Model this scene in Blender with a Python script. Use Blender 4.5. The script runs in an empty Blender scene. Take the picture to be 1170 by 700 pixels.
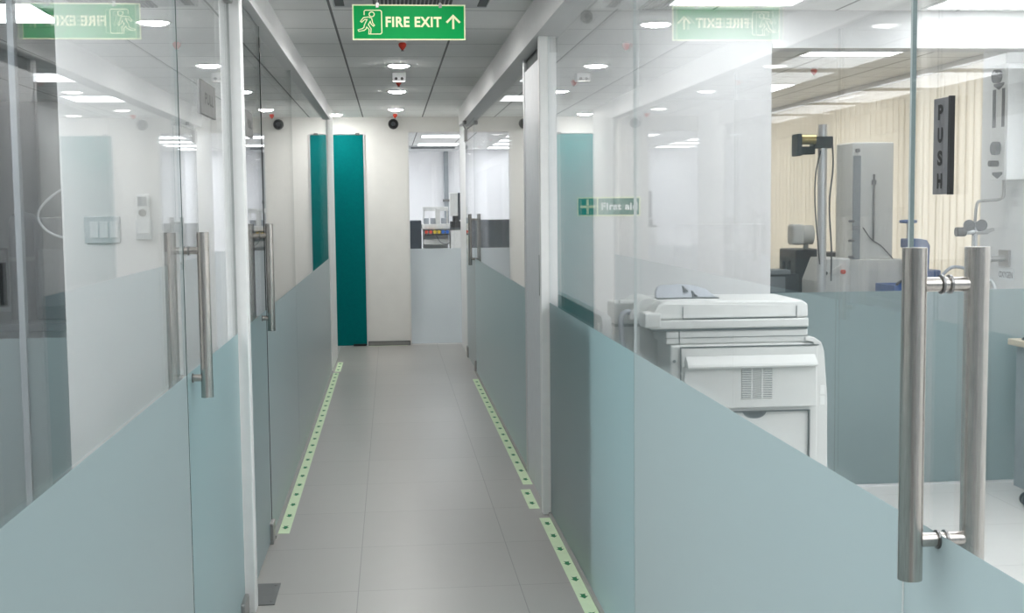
import bpy, bmesh, math
from math import sin, cos, pi, radians
from mathutils import Vector, Matrix

S = bpy.context.scene
COL = S.collection
# ------------------------------------------------------------------ camera, world, exposure
HC = 1.41
cam_d = bpy.data.cameras.new('camera')
cam_d.sensor_fit = 'HORIZONTAL'; cam_d.sensor_width = 36.0
cam_d.lens = 36.0 * 1420.0 / 1170.0
cam_d.clip_start = 0.05; cam_d.clip_end = 200
cam = bpy.data.objects.new('camera', cam_d); COL.objects.link(cam)
YAW, PITCH, ROLL = radians(5.5255), radians(4.5881), radians(0.6016)
fwd = Vector((sin(YAW)*cos(PITCH), cos(YAW)*cos(PITCH), -sin(PITCH)))
rgt = Vector((cos(YAW), -sin(YAW), 0)); dwn = fwd.cross(rgt)
r2 = cos(ROLL)*rgt + sin(ROLL)*dwn; d2 = -sin(ROLL)*rgt + cos(ROLL)*dwn
M = Matrix((r2, -d2, -fwd)).transposed().to_4x4()
M.translation = Vector((0, 0, HC))
cam.matrix_world = M
S.camera = cam

W = bpy.data.worlds.new('daylight'); S.world = W; W.use_nodes = True
bgn = W.node_tree.nodes['Background']
bgn.inputs['Color'].default_value = (1.0, 0.97, 0.93, 1); bgn.inputs['Strength'].default_value = 1.5
S.view_settings.view_transform = 'Standard'; S.view_settings.look = 'None'
S.view_settings.gamma = 1.0; S.view_settings.use_curve_mapping = False
S.view_settings.exposure = 1.1
PANEL_E, DOWN_E = 3.7, 82.0
c = S.cycles
c.max_bounces = 14; c.diffuse_bounces = 7; c.glossy_bounces = 7; c.transmission_bounces = 8
c.transparent_max_bounces = 40; c.caustics_reflective = False; c.caustics_refractive = False
c.use_denoising = True; c.sample_clamp_indirect = 6.0

# ------------------------------------------------------------------ materials
MATS = {}
def new_mat(name):
    m = bpy.data.materials.new(name); m.use_nodes = True
    nt = m.node_tree; nt.nodes.clear()
    out = nt.nodes.new('ShaderNodeOutputMaterial')
    MATS[name] = m
    return m, nt, out
def mth(nt, op, a, b=None, cc=None):
    n = nt.nodes.new('ShaderNodeMath'); n.operation = op
    for i, v in enumerate((a, b, cc)):
        if v is None: continue
        if isinstance(v, (int, float)): n.inputs[i].default_value = v
        else: nt.links.new(v, n.inputs[i])
    return n.outputs[0]
def pm(name, col, rough=0.5, metal=0.0, var=0.04, scale=18.0, spec=0.5, stretch=None, bump=0.0):
    m, nt, out = new_mat(name)
    b = nt.nodes.new('ShaderNodeBsdfPrincipled')
    b.inputs['Roughness'].default_value = rough; b.inputs['Metallic'].default_value = metal
    b.inputs['Specular IOR Level'].default_value = spec
    tc = nt.nodes.new('ShaderNodeTexCoord'); nz = nt.nodes.new('ShaderNodeTexNoise')
    nz.inputs['Scale'].default_value = scale; nz.inputs['Detail'].default_value = 4
    if stretch:
        mp = nt.nodes.new('ShaderNodeMapping'); mp.inputs['Scale'].default_value = stretch
        nt.links.new(tc.outputs['Object'], mp.inputs['Vector']); nt.links.new(mp.outputs[0], nz.inputs['Vector'])
    else:
        nt.links.new(tc.outputs['Object'], nz.inputs['Vector'])
    rp = nt.nodes.new('ShaderNodeValToRGB')
    rp.color_ramp.elements[0].position = 0.3; rp.color_ramp.elements[1].position = 0.7
    rp.color_ramp.elements[0].color = tuple(v*(1-var) for v in col) + (1,)
    rp.color_ramp.elements[1].color = tuple(min(1, v*(1+var)) for v in col) + (1,)
    nt.links.new(nz.outputs['Fac'], rp.inputs[0]); nt.links.new(rp.outputs[0], b.inputs['Base Color'])
    if bump:
        bp = nt.nodes.new('ShaderNodeBump'); bp.inputs['Strength'].default_value = bump; bp.inputs['Distance'].default_value = 0.002
        nt.links.new(nz.outputs['Fac'], bp.inputs['Height']); nt.links.new(bp.outputs[0], b.inputs['Normal'])
    nt.links.new(b.outputs[0], out.inputs[0])
    return m
def emit(name, col, e):
    m, nt, out = new_mat(name); n = nt.nodes.new('ShaderNodeEmission')
    n.inputs[0].default_value = col + (1,); n.inputs[1].default_value = e
    nt.links.new(n.outputs[0], out.inputs[0]); return m
def schlick(nt, f0):
    g = nt.nodes.new('ShaderNodeNewGeometry')
    dt = nt.nodes.new('ShaderNodeVectorMath'); dt.operation = 'DOT_PRODUCT'
    nt.links.new(g.outputs['Normal'], dt.inputs[0]); nt.links.new(g.outputs['Incoming'], dt.inputs[1])
    co = mth(nt, 'ABSOLUTE', dt.outputs['Value'])
    return mth(nt, 'ADD', mth(nt, 'MULTIPLY', mth(nt, 'POWER', mth(nt, 'SUBTRACT', 1.0, co), 5.0), 1-f0), f0)
def glass_mat(name, tint, f0=0.043):
    m, nt, out = new_mat(name)
    t = nt.nodes.new('ShaderNodeBsdfTransparent'); t.inputs[0].default_value = tint + (1,)
    g = nt.nodes.new('ShaderNodeBsdfGlossy'); g.inputs['Roughness'].default_value = 0.0
    g.inputs['Color'].default_value = (1, 1, 1, 1)
    mx = nt.nodes.new('ShaderNodeMixShader')
    nt.links.new(schlick(nt, f0), mx.inputs[0]); nt.links.new(t.outputs[0], mx.inputs[1]); nt.links.new(g.outputs[0], mx.inputs[2])
    nt.links.new(mx.outputs[0], out.inputs[0]); return m
def film_mat(name, dcol, tcol, wt, refr, gcol=(1,1,1)):
    m, nt, out = new_mat(name)
    d = nt.nodes.new('ShaderNodeBsdfDiffuse'); d.inputs[0].default_value = dcol + (1,)
    t = nt.nodes.new('ShaderNodeBsdfTranslucent'); t.inputs[0].default_value = tcol + (1,)
    m1 = nt.nodes.new('ShaderNodeMixShader'); m1.inputs[0].default_value = wt
    nt.links.new(d.outputs[0], m1.inputs[1]); nt.links.new(t.outputs[0], m1.inputs[2])
    rf = nt.nodes.new('ShaderNodeBsdfRefraction'); rf.inputs['Color'].default_value = tcol + (1,)
    rf.inputs['Roughness'].default_value = 0.45; rf.inputs['IOR'].default_value = 1.2
    m2 = nt.nodes.new('ShaderNodeMixShader'); m2.inputs[0].default_value = refr
    nt.links.new(m1.outputs[0], m2.inputs[1]); nt.links.new(rf.outputs[0], m2.inputs[2])
    g = nt.nodes.new('ShaderNodeBsdfGlossy'); g.inputs['Roughness'].default_value = 0.3; g.inputs['Color'].default_value = gcol + (1,)
    m3 = nt.nodes.new('ShaderNodeMixShader')
    nt.links.new(mth(nt, 'MULTIPLY', schlick(nt, 0.035), 0.7), m3.inputs[0])
    nt.links.new(m2.outputs[0], m3.inputs[1]); nt.links.new(g.outputs[0], m3.inputs[2])
    nt.links.new(m3.outputs[0], out.inputs[0]); return m
def grid_mat(name, base, line, ox, oy, pitch, lw, rough, spec, var, lwy=None, bumps=0.0):
    """square tiles with thin joints, laid out in object space"""
    m, nt, out = new_mat(name)
    b = nt.nodes.new('ShaderNodeBsdfPrincipled'); b.inputs['Roughness'].default_value = rough
    b.inputs['Specular IOR Level'].default_value = spec
    tc = nt.nodes.new('ShaderNodeTexCoord'); sp = nt.nodes.new('ShaderNodeSeparateXYZ')
    nt.links.new(tc.outputs['Object'], sp.inputs[0])
    def jl(axis, o, w):
        f = mth(nt, 'FRACT', mth(nt, 'ADD', mth(nt, 'DIVIDE', mth(nt, 'SUBTRACT', sp.outputs[axis], o), pitch), 100.5))
        return mth(nt, 'LESS_THAN', mth(nt, 'ABSOLUTE', mth(nt, 'SUBTRACT', f, 0.5)), w/2/pitch)
    j = mth(nt, 'MAXIMUM', jl(0, ox, lw), jl(1, oy, lwy or lw))
    cx = mth(nt, 'FLOOR', mth(nt, 'DIVIDE', mth(nt, 'SUBTRACT', sp.outputs[0], ox), pitch))
    cy = mth(nt, 'FLOOR', mth(nt, 'DIVIDE', mth(nt, 'SUBTRACT', sp.outputs[1], oy), pitch))
    cb = nt.nodes.new('ShaderNodeCombineXYZ'); nt.links.new(cx, cb.inputs[0]); nt.links.new(cy, cb.inputs[1])
    wn = nt.nodes.new('ShaderNodeTexWhiteNoise'); nt.links.new(cb.outputs[0], wn.inputs['Vector'])
    nz = nt.nodes.new('ShaderNodeTexNoise'); nz.inputs['Scale'].default_value = 9; nz.inputs['Detail'].default_value = 6
    nt.links.new(tc.outputs['Object'], nz.inputs['Vector'])
    k = mth(nt, 'ADD', mth(nt, 'MULTIPLY', mth(nt, 'SUBTRACT', wn.outputs['Value'], 0.5), var),
            mth(nt, 'ADD', mth(nt, 'MULTIPLY', mth(nt, 'SUBTRACT', nz.outputs['Fac'], 0.5), var), 1.0))
    vm = nt.nodes.new('ShaderNodeVectorMath'); vm.operation = 'SCALE'; vm.inputs[0].default_value = base
    nt.links.new(k, vm.inputs['Scale'])
    mx = nt.nodes.new('ShaderNodeMix'); mx.data_type = 'RGBA'
    nt.links.new(j, mx.inputs['Factor']); nt.links.new(vm.outputs[0], mx.inputs['A']); mx.inputs['B'].default_value = line + (1,)
    nt.links.new(mx.outputs['Result'], b.inputs['Base Color'])
    if bumps:
        n2 = nt.nodes.new('ShaderNodeTexNoise'); n2.inputs['Scale'].default_value = 160
        nt.links.new(tc.outputs['Object'], n2.inputs['Vector'])
        bp = nt.nodes.new('ShaderNodeBump'); bp.inputs['Strength'].default_value = bumps; bp.inputs['Distance'].default_value = 0.002
        nt.links.new(n2.outputs['Fac'], bp.inputs['Height']); nt.links.new(bp.outputs[0], b.inputs['Normal'])
    nt.links.new(b.outputs[0], out.inputs[0]); return m

pm('partition_paint', (.68,.68,.68), .55, var=.02, scale=6)
pm('far_paint', (.88,.88,.90), .6, var=.01, scale=6)
pm('lab_grey', (.30,.32,.34), .6, var=.03, scale=3)
pm('white_paint', (.78,.78,.77), .55, var=.02, scale=6)
pm('white_frame', (.84,.84,.83), .35, var=.02)
pm('end_paint', (.82,.81,.78), .6, var=.02, scale=6)
pm('header_paint', (.78,.78,.78), .45, var=.02)
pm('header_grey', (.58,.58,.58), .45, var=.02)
pm('grey_panel', (.68,.69,.71), .4, var=.03)
pm('channel_grey', (.36,.355,.34), .5)
pm('aluminium', (.75,.75,.76), .35, .6, var=.05, stretch=(60,60,2))
pm('brushed_steel', (.50,.47,.44), .27, 1.0, var=.12, scale=30, stretch=(20,20,1))
pm('dark_steel', (.22,.22,.22), .35, .9)
pm('patch_steel', (.42,.41,.40), .35, .9)
pm('black_plastic', (.018,.018,.02), .45)
pm('charcoal', (.06,.065,.075), .5)
pm('teal_laminate', (.0,.150,.152), .6, var=.05, scale=40, spec=.04)
pm('sign_green', (.0,.31,.072), .5, var=.02, spec=.12)
pm('aid_green', (.0,.17,.125), .45, var=.02)
pm('sign_cream', (.80,.86,.55), .5, var=.02)
pm('tape_green', (.72,.87,.60), .6, var=.03)
pm('arrow_green', (.0,.21,.065), .6)
pm('plate_grey', (.22,.22,.23), .3, .35)
pm('plate_silver', (.26,.255,.25), .75, 0, spec=.05)
pm('letter_black', (.008,.008,.009), .5)
pm('printer_white', (.65,.65,.63), .45, var=.02)
pm('printer_grey', (.40,.42,.46), .5, var=.03)
pm('groove', (.10,.11,.11), .7)
pm('machine_grey', (.74,.74,.71), .5, var=.03)
pm('machine_light', (.78,.78,.76), .5)
pm('machine_blue', (.06,.13,.36), .45)
pm('tray_blue', (.05,.14,.42), .5)
pm('screen_grey', (.36,.37,.38), .7, var=.04)
pm('wood_top', (.62,.53,.41), .5, var=.08, scale=5, stretch=(1,14,14))
pm('red_plastic', (.70,.05,.02), .4)
pm('yellow_plastic', (.80,.55,.03), .4)
pm('blue_plastic', (.03,.16,.62), .4)
pm('brass', (.55,.42,.18), .3, .9)
pm('chrome', (.65,.65,.66), .15, 1.0)
pm('cable_white', (.75,.77,.78), .4)
pm('fabric_dark', (.05,.055,.06), .9)
pm('cabinet_grey', (.30,.33,.35), .5)
pm('oven_grey', (.05,.058,.066), .7)
pm('oven_door', (.11,.12,.13), .6)
pm('dark_cabinet', (.025,.035,.05), .4)
pm('bench_top', (.09,.10,.11), .35)
pm('glass_edge', (.012,.05,.045), .12)
pm('glass_joint', (.52,.57,.57), .3)
pm('glass_edge_pale', (.24,.31,.31), .2)
pm('lens_black', (.006,.006,.008), .1)
pm('switch_white', (.78,.80,.80), .35)
pm('switch_grey', (.60,.64,.65), .35)
pm('remote_white', (.60,.63,.64), .4)
pm('rubber', (.03,.03,.03), .8)
pm('grille_dark', (.09,.10,.105), .6)
pm('ac_white', (.60,.61,.62), .5)
glass_mat('clear_glass', (.970,.976,.979))
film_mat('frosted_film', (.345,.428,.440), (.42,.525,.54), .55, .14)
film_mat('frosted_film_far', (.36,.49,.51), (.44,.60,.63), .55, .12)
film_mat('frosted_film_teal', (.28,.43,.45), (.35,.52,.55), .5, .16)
film_mat('frosted_film_grey', (.62,.66,.68), (.70,.76,.78), .5, .25)
emit('panel_light', (.95,.98,1.0), PANEL_E)
emit('down_light', (1.0,.99,.96), DOWN_E)
m, nt, out = new_mat('blind_fabric')
d_ = nt.nodes.new('ShaderNodeBsdfDiffuse'); t_ = nt.nodes.new('ShaderNodeBsdfTranslucent'); x_ = nt.nodes.new('ShaderNodeMixShader')
d_.inputs[0].default_value = (.82,.77,.67,1); t_.inputs[0].default_value = (.85,.78,.64,1); x_.inputs[0].default_value = .45
nt.links.new(d_.outputs[0], x_.inputs[1]); nt.links.new(t_.outputs[0], x_.inputs[2]); nt.links.new(x_.outputs[0], out.inputs[0])
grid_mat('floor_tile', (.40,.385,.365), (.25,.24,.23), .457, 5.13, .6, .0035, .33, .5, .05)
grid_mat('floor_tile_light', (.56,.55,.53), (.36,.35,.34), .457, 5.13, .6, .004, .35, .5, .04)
grid_mat('ceiling_tile', (.92,.92,.91), (.24,.24,.24), -.26, 5.32, .6, .012, .85, .2, .05, lwy=.008, bumps=.25)

# ------------------------------------------------------------------ geometry helpers
class MB:
    def __init__(s): s.v = []; s.f = []; s.m = []; s.sm = []
    def add(s, vs, fs, mi=0, smooth=False):
        o = len(s.v); s.v += [tuple(v) for v in vs]
        for f in fs: s.f.append([i+o for i in f]); s.m.append(mi); s.sm.append(smooth)
        return s
    def box(s, x0, x1, y0, y1, z0, z1, mi=0):
        return s.add([(x0,y0,z0),(x1,y0,z0),(x1,y1,z0),(x0,y1,z0),(x0,y0,z1),(x1,y0,z1),(x1,y1,z1),(x0,y1,z1)],
              [(3,2,1,0),(4,5,6,7),(0,1,5,4),(1,2,6,5),(2,3,7,6),(3,0,4,7)], mi)
    def cyl(s, p0, p1, r0, r1=None, n=20, mi=0, smooth=True):
        p0, p1 = Vector(p0), Vector(p1); r1 = r0 if r1 is None else r1
        d = (p1-p0).normalized(); a = d.orthogonal().normalized(); b = d.cross(a)
        vs = []
        for p, r in ((p0, r0), (p1, r1)):
            for i in range(n):
                t = 2*pi*i/n; vs.append(p + (a*cos(t)+b*sin(t))*r)
        s.add(vs, [(i, (i+1) % n, n+(i+1) % n, n+i) for i in range(n)], mi, smooth)
        s.add(vs[:n], [tuple(range(n))[::-1]], mi); s.add(vs[n:], [tuple(range(n))], mi)
        return s
    def lathe(s, cx, cy, prof, n=28, mi=0):
        """prof: list of (radius, z)"""
        vs = []
        for r, z in prof:
            for i in range(n): t = 2*pi*i/n; vs.append((cx+r*cos(t), cy+r*sin(t), z))
        fs = []
        for k in range(len(prof)-1):
            for i in range(n): fs.append((k*n+i, k*n+(i+1) % n, (k+1)*n+(i+1) % n, (k+1)*n+i))
        s.add(vs, fs, mi, True)
        s.add(vs[:n], [tuple(range(n))[::-1]], mi); s.add(vs[-n:], [tuple(range(n))], mi)
        return s
    def sphere(s, c, r, mi=0, n=20, sc=(1,1,1)):
        vs, fs = [], []; h = n//2
        for j in range(h+1):
            ph = pi*j/h
            for i in range(n):
                t = 2*pi*i/n; vs.append((c[0]+r*sc[0]*sin(ph)*cos(t), c[1]+r*sc[1]*sin(ph)*sin(t), c[2]+r*sc[2]*cos(ph)))
        for j in range(h):
            for i in range(n): fs.append((j*n+i, (j+1)*n+i, (j+1)*n+(i+1) % n, j*n+(i+1) % n))
        return s.add(vs, fs, mi, True)
    def tube(s, pts, r, n=10, mi=0, smooth_path=True):
        P = [Vector(p) for p in pts]
        if smooth_path and len(P) > 2:
            Q = []
            for i in range(len(P)-1):
                a, b, c_, d = P[max(i-1,0)], P[i], P[i+1], P[min(i+2,len(P)-1)]
                for k in range(6):
                    t = k/6
                    Q.append(.5*((2*b)+(-a+c_)*t+(2*a-5*b+4*c_-d)*t*t+(-a+3*b-3*c_+d)*t**3))
            Q.append(P[-1]); P = Q
        vs = []; up = None
        for i, p in enumerate(P):
            d = (P[min(i+1,len(P)-1)]-P[max(i-1,0)]).normalized()
            if up is None: up = d.orthogonal().normalized()
            a = (up - d*up.dot(d)).normalized(); up = a; b = d.cross(a)
            for k in range(n): t = 2*pi*k/n; vs.append(p+(a*cos(t)+b*sin(t))*r)
        L = len(P)
        fs = [(i*n+k, i*n+(k+1) % n, (i+1)*n+(k+1) % n, (i+1)*n+k) for i in range(L-1) for k in range(n)]
        s.add(vs, fs, mi, True); s.add(vs[:n], [tuple(range(n))[::-1]], mi); s.add(vs[-n:], [tuple(range(n))], mi)
        return s
    def prism(s, poly, fn0, fn1, mi=0):
        """poly of (u,v); fn0/fn1 place a (u,v) on the two faces"""
        n = len(poly); vs = [fn0(*p) for p in poly] + [fn1(*p) for p in poly]
        s.add(vs, [tuple(range(n))[::-1], tuple(range(n, 2*n))] + [(i, (i+1) % n, n+(i+1) % n, n+i) for i in range(n)], mi)
        return s
    def build(s, name, mats, parent=None, bevel=0.0, seg=2, recalc=True):
        me = bpy.data.meshes.new(name)
        off = Vector(parent.matrix_world.translation) if False else abs_loc(parent)
        me.from_pydata([(v[0]-off[0], v[1]-off[1], v[2]-off[2]) for v in s.v], [], s.f)
        if isinstance(mats, str): mats = [mats]
        for k in mats: me.materials.append(MATS[k])
        me.polygons.foreach_set('material_index', s.m); me.polygons.foreach_set('use_smooth', s.sm)
        if recalc:
            bm = bmesh.new(); bm.from_mesh(me); bmesh.ops.recalc_face_normals(bm, faces=bm.faces); bm.to_mesh(me); bm.free()
        me.update()
        o = bpy.data.objects.new(name, me); COL.objects.link(o)
        if parent: o.parent = parent
        if bevel:
            md = o.modifiers.new('bevel', 'BEVEL'); md.width = bevel; md.segments = seg; md.limit_method = 'ANGLE'; md.angle_limit = radians(50)
        return o
def abs_loc(o):
    p = Vector((0,0,0))
    while o is not None: p += o.location; o = o.parent
    return p
def tag(o, label, cat, group=None, kind=None):
    o['label'] = label; o['category'] = cat
    if group: o['group'] = group
    if kind: o['kind'] = kind
    return o
def thing(name, loc, label, cat, group=None, kind=None):
    o = bpy.data.objects.new(name, None); COL.objects.link(o); o.location = loc; o.empty_display_size = .1
    return tag(o, label, cat, group, kind)
def copy_thing(o, loc, label):
    r = o.copy(); COL.objects.link(r); r.location = loc; r['label'] = label
    for ch in o.children:
        k = ch.copy(); COL.objects.link(k); k.parent = r
        for g in ch.children:
            q = g.copy(); COL.objects.link(q); q.parent = k
    return r
def box(name, dims, m, parent=None, bevel=0.0):
    return MB().box(*dims).build(name, m, parent, bevel)
def struct(name, dims, m, label, cat, bevel=0.0):
    o = dims.build(name, m, None, bevel) if isinstance(dims, MB) else box(name, dims, m, None, bevel)
    return tag(o, label, cat, None, 'structure')
def lettering(txt, m, parent, O, U, V, width, height, depth=.0008, bold=.02, name='lettering'):
    """flat raised letters: lower left corner O, unit directions U (reading) and V (up)"""
    cu = bpy.data.curves.new('tmp', 'FONT'); cu.body = txt; cu.offset = bold; cu.resolution_u = 4; cu.space_character = 1.0 + 3*bold
    to = bpy.data.objects.new('tmp', cu); COL.objects.link(to)
    bpy.context.view_layer.update()
    me = bpy.data.meshes.new_from_object(to.evaluated_get(bpy.context.evaluated_depsgraph_get()))
    bpy.data.objects.remove(to); bpy.data.curves.remove(cu)
    xs = [v.co.x for v in me.vertices]; ys = [v.co.y for v in me.vertices]
    x0, x1, y0, y1 = min(xs), max(xs), min(ys), max(ys)
    O, U, V = Vector(O), Vector(U), Vector(V); N = U.cross(V)
    mb = MB()
    top = [O + U*((v.co.x-x0)/(x1-x0)*width) + V*((v.co.y-y0)/(y1-y0)*height) + N*depth for v in me.vertices]
    mb.add(top, [tuple(p.vertices) for p in me.polygons])
    bpy.data.meshes.remove(me)
    return mb.build(name, m, parent, recalc=False)
def stroke(mb, pts, w, put, closed=False, mi=0):
    """ribbon of width w along 2-D points, placed by put(u,v)"""
    n = len(pts); P = [Vector((p[0], p[1])) for p in pts]; L = []; R_ = []
    for i in range(n):
        a = P[(i-1) % n] if (closed or i > 0) else P[i]; b = P[(i+1) % n] if (closed or i < n-1) else P[i]
        d0 = (P[i]-a); d1 = (b-P[i])
        if d0.length < 1e-9: d0 = d1
        if d1.length < 1e-9: d1 = d0
        d0.normalize(); d1.normalize(); t = (d0+d1)
        t = t.normalized() if t.length > 1e-6 else d0
        nn = Vector((-t.y, t.x)); k = 1/max(.45, abs(nn.dot(Vector((-d0.y, d0.x)))))
        L.append(P[i]+nn*w/2*k); R_.append(P[i]-nn*w/2*k)
    vs = [put(*q) for q in L] + [put(*q) for q in R_]
    rng = range(n if closed else n-1)
    mb.add(vs, [(i, (i+1) % n, n+(i+1) % n, n+i) for i in rng], mi)

# ------------------------------------------------------------------ the shell
XL, XR = -.529, .71            # corridor faces of the two glass walls
ZF, ZG, ZC = .976, 2.17, 2.33  # frost line, top of glass, ceiling
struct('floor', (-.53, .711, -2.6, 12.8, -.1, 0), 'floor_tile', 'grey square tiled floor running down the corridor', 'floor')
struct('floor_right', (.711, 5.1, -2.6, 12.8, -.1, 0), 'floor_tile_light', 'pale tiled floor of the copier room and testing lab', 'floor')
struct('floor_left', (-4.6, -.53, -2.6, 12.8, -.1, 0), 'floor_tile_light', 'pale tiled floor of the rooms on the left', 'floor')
struct('floor_far', (-4.6, 5.1, 12.8, 20.1, -.1, 0), 'floor_tile_light', 'pale tiled floor of the far lab', 'floor')
struct('ceiling', (-4.6, 5.1, -2.6, 20.1, ZC, ZC+.1), 'ceiling_tile', 'grey suspended ceiling of square tiles above the corridor', 'ceiling')
struct('wall_left', (-4.6, -4.5, -2.6, 4.4, 0, ZC), 'white_paint', 'white far wall of the near left room', 'wall')
struct('wall_lab_side', (-4.6, -4.5, 4.4, 12.9, 0, ZC), 'lab_grey', 'grey far wall of the left lab', 'wall')
struct('wall_back', (-4.5, 5.0, -2.6, -2.5, 0, ZC), 'cabinet_grey', 'unseen wall behind the camera, greyed to dim reflections', 'wall')  # unseen closing wall, grey chosen to weaken reflections in the end glass
struct('wall_right', (5.0, 5.1, -2.6, 5.98, 0, ZC), 'white_paint', 'white far wall of the copier room', 'wall')
struct('wall_partition_right', MB().box(XR+.02, 1.825, 5.86, 5.98, 0, ZC), 'partition_paint', 'plain white wall behind the copier carrying the first aid sign', 'wall')
struct('wall_inner_right', (1.725, 1.825, 5.98, 12.8, 0, ZC), 'white_paint', 'white wall between the testing lab and the far right room', 'wall')
struct('wall_partition_left', MB().box(-1.11, XL-.02, 4.36, 4.46, 0, ZC), 'white_paint', 'white wall behind the near left glass carrying the switch plate', 'wall')
struct('wall_lab_left', (-4.5, -.56, 10.85, 10.95, 0, ZC), 'lab_grey', 'grey end wall of the left lab', 'wall')
struct('wall_cross_left', (-1.4, -1.3, 10.95, 12.8, 0, ZC), 'white_paint', 'white wall closing the side passage at the corridor end', 'wall')
struct('wall_stub_left', (-.575, -.522, 10.78, 11.86, 0, ZC), 'white_frame', 'white wall end at the far end of the left glass wall', 'wall', .003)
struct('wall_stub_right', MB().box(.715, .765, 11.75, 12.8, 0, ZC), 'white_frame', 'white wall end beside the glass door at far right', 'wall', .003)
e = MB().box(-1.3, -1.17, 12.8, 12.9, 0, ZC).box(-1.17, -.255, 12.8, 12.9, 2.16, ZC).box(-.255, .19, 12.8, 12.9, 0, ZC)
e.box(.19, 1.0, 12.8, 12.9, 2.178, ZC).box(1.0, 3.85, 12.8, 12.9, 0, ZC)
struct('wall_end', e, 'end_paint', 'off white wall closing the corridor', 'wall')
struct('wall_lab_far_left', (-1.4, -1.3, 12.9, 20, 0, ZC), 'far_paint', 'left wall of the far lab', 'wall')
struct('wall_lab_far_right', (3.0, 3.1, 12.9, 20, 0, ZC), 'far_paint', 'right wall of the far lab', 'wall')
struct('wall_lab_far', (-1.3, 3.0, 20, 20.1, 0, ZC), 'far_paint', 'white back wall of the far lab', 'wall')
e = MB().box(3.85, 3.95, 5.98, 6.9, 0, ZC).box(3.85, 3.95, 12.3, 12.8, 0, ZC).box(3.85, 3.95, 6.9, 12.3, 0, .7).box(3.85, 3.95, 6.9, 12.3, 2.25, ZC)
struct('wall_window', e, 'white_paint', 'outer wall of the testing lab around the window', 'wall')
struct('wall_pier', (3.3, 3.85, 6.1, 6.72, 0, ZC), 'white_paint', 'white pier carrying the gas control panel', 'wall', .004)

# headers over the glass
def header(name, xf, xb, y0, y1, label, lip):
    mb = MB().box(min(xf,xb), max(xf,xb), y0, y1, 2.165 if lip is None else 2.20, ZC-.001)
    if lip is not None: mb.box(min(lip, xb), max(lip, xb), y0, y1, 2.165, 2.20)
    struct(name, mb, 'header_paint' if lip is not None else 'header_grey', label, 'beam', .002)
header('trim_1', -.52, -.60, -2.5, 10.78, 'white header beam over the left glass wall', -.497)
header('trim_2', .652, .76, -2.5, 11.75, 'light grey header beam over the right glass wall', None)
struct('trim_3', MB().box(1.825, 5.0, 5.86, 5.98, 2.16, ZC-.001).box(1.825, 5.0, 5.845, 5.995, 2.15, 2.175), 'header_paint', 'white header beam over the cross partition of the copier room', 'beam')
struct('trim_4', MB().box(-4.5, -1.11, 4.36, 4.46, 2.17, ZC-.001), 'header_paint', 'white header beam over the cross partition on the left', 'beam')
# posts
struct('trim_5', MB().box(-.56, -.494, 4.325, 4.40, 0, 2.20), 'white_frame', 'white post between the two left glass doors', 'post', .004)
struct('trim_6', MB().box(.671, .711, 5.567, 5.62, 0, 2.17), 'white_frame', 'white post at the end of the near right glass wall', 'post', .004)
struct('trim_7', MB().box(.700, .728, 6.47, 6.52, 0, 2.17), 'aluminium', 'slim aluminium upright beyond the grey panel', 'post', .002)
p = struct('wall_panel', MB().box(.704, .76, 5.62, 6.47, 0, 2.10).box(.715, .76, 5.62, 6.47, 2.10, 2.17, 1), ['grey_panel', 'groove'], 'narrow grey panel between the right glass walls', 'wall')
box('slot', (.7025, .705, 5.80, 5.90, .985, 1.18), 'letter_black', p)
# floor channels and rails
struct('trim_8', MB().box(-.541, -.513, -2.5, 3.24, 0, .012).box(-.541, -.513, 5.32, 10.78, 0, .012), 'channel_grey', 'slim floor channel under the left glass', 'trim')
struct('trim_9', MB().box(.697, .725, 1.66, 5.56, 0, .012).box(.697, .725, 6.52, 10.53, 0, .012), 'channel_grey', 'slim floor channel under the right glass', 'trim')
struct('trim_10', MB().box(1.825, 3.30, 5.905, 5.935, 0, .012), 'aluminium', 'floor channel under the cross partition glass', 'trim')

struct('trim_11', (-1.275, -1.253, 4.388, 4.425, 0, 2.17), 'cabinet_grey', 'slim grey upright in the left cross partition', 'post', .002)
# ------------------------------------------------------------------ glass panes and glass doors
TH = .008
def pane_x(xf, side, y0, y1, z0, z1, parent, edge='glass_edge', TH=.008):
    """glass in a plane of constant X; side=+1 when the room lies on +X"""
    xa, xb = (xf, xf+side*TH) if side > 0 else (xf+side*TH, xf)
    mb = MB().box(xa, xb, y0, y1, z0, z1)
    mb.m = [1, 1, 1, 0, 1, 0]
    return mb.build('pane', ['clear_glass', edge], parent)
def film_x(xf, side, y0, y1, z0, parent, mname='frosted_film'):
    x = xf - side*.0006; ZF = .976 if side > 0 else .987
    MB().add([(x,y0,z0),(x,y1,z0),(x,y1,ZF),(x,y0,ZF)], [(0,1,2,3)]).build('frosted_film', mname, parent)
def pane_y(yf, x0, x1, z0, z1, parent):
    mb = MB().box(x0, x1, yf, yf+TH, z0, z1); mb.m = [1, 1, 0, 1, 0, 1]
    return mb.build('pane', ['clear_glass', 'glass_edge'], parent)
def film_y(yf, x0, x1, z0, parent, m='frosted_film', ztop=ZF):
    MB().add([(x0,yf-.0006,z0),(x1,yf-.0006,z0),(x1,yf-.0006,ztop),(x0,yf-.0006,ztop)], [(0,1,2,3)]).build('frosted_film', m, parent)
def fixed(name, xf, side, y0, y1, label, film='frosted_film', edge='glass_joint'):
    r = thing(name, (xf, y0, 0), label, 'glass wall', None, 'structure')
    pane_x(xf, side, y0, y1, .012, ZG, r, edge); film_x(xf, side, y0, y1, .013, r, film); return r
fixed('window_1', XL, -1, -.6, 3.235, 'nearest fixed glass pane of the left wall with frosted lower half')
fixed('window_2', XL, -1, 5.305, 6.95, 'left fixed glass pane just past the second left door', 'frosted_film_far', 'glass_edge')
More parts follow.
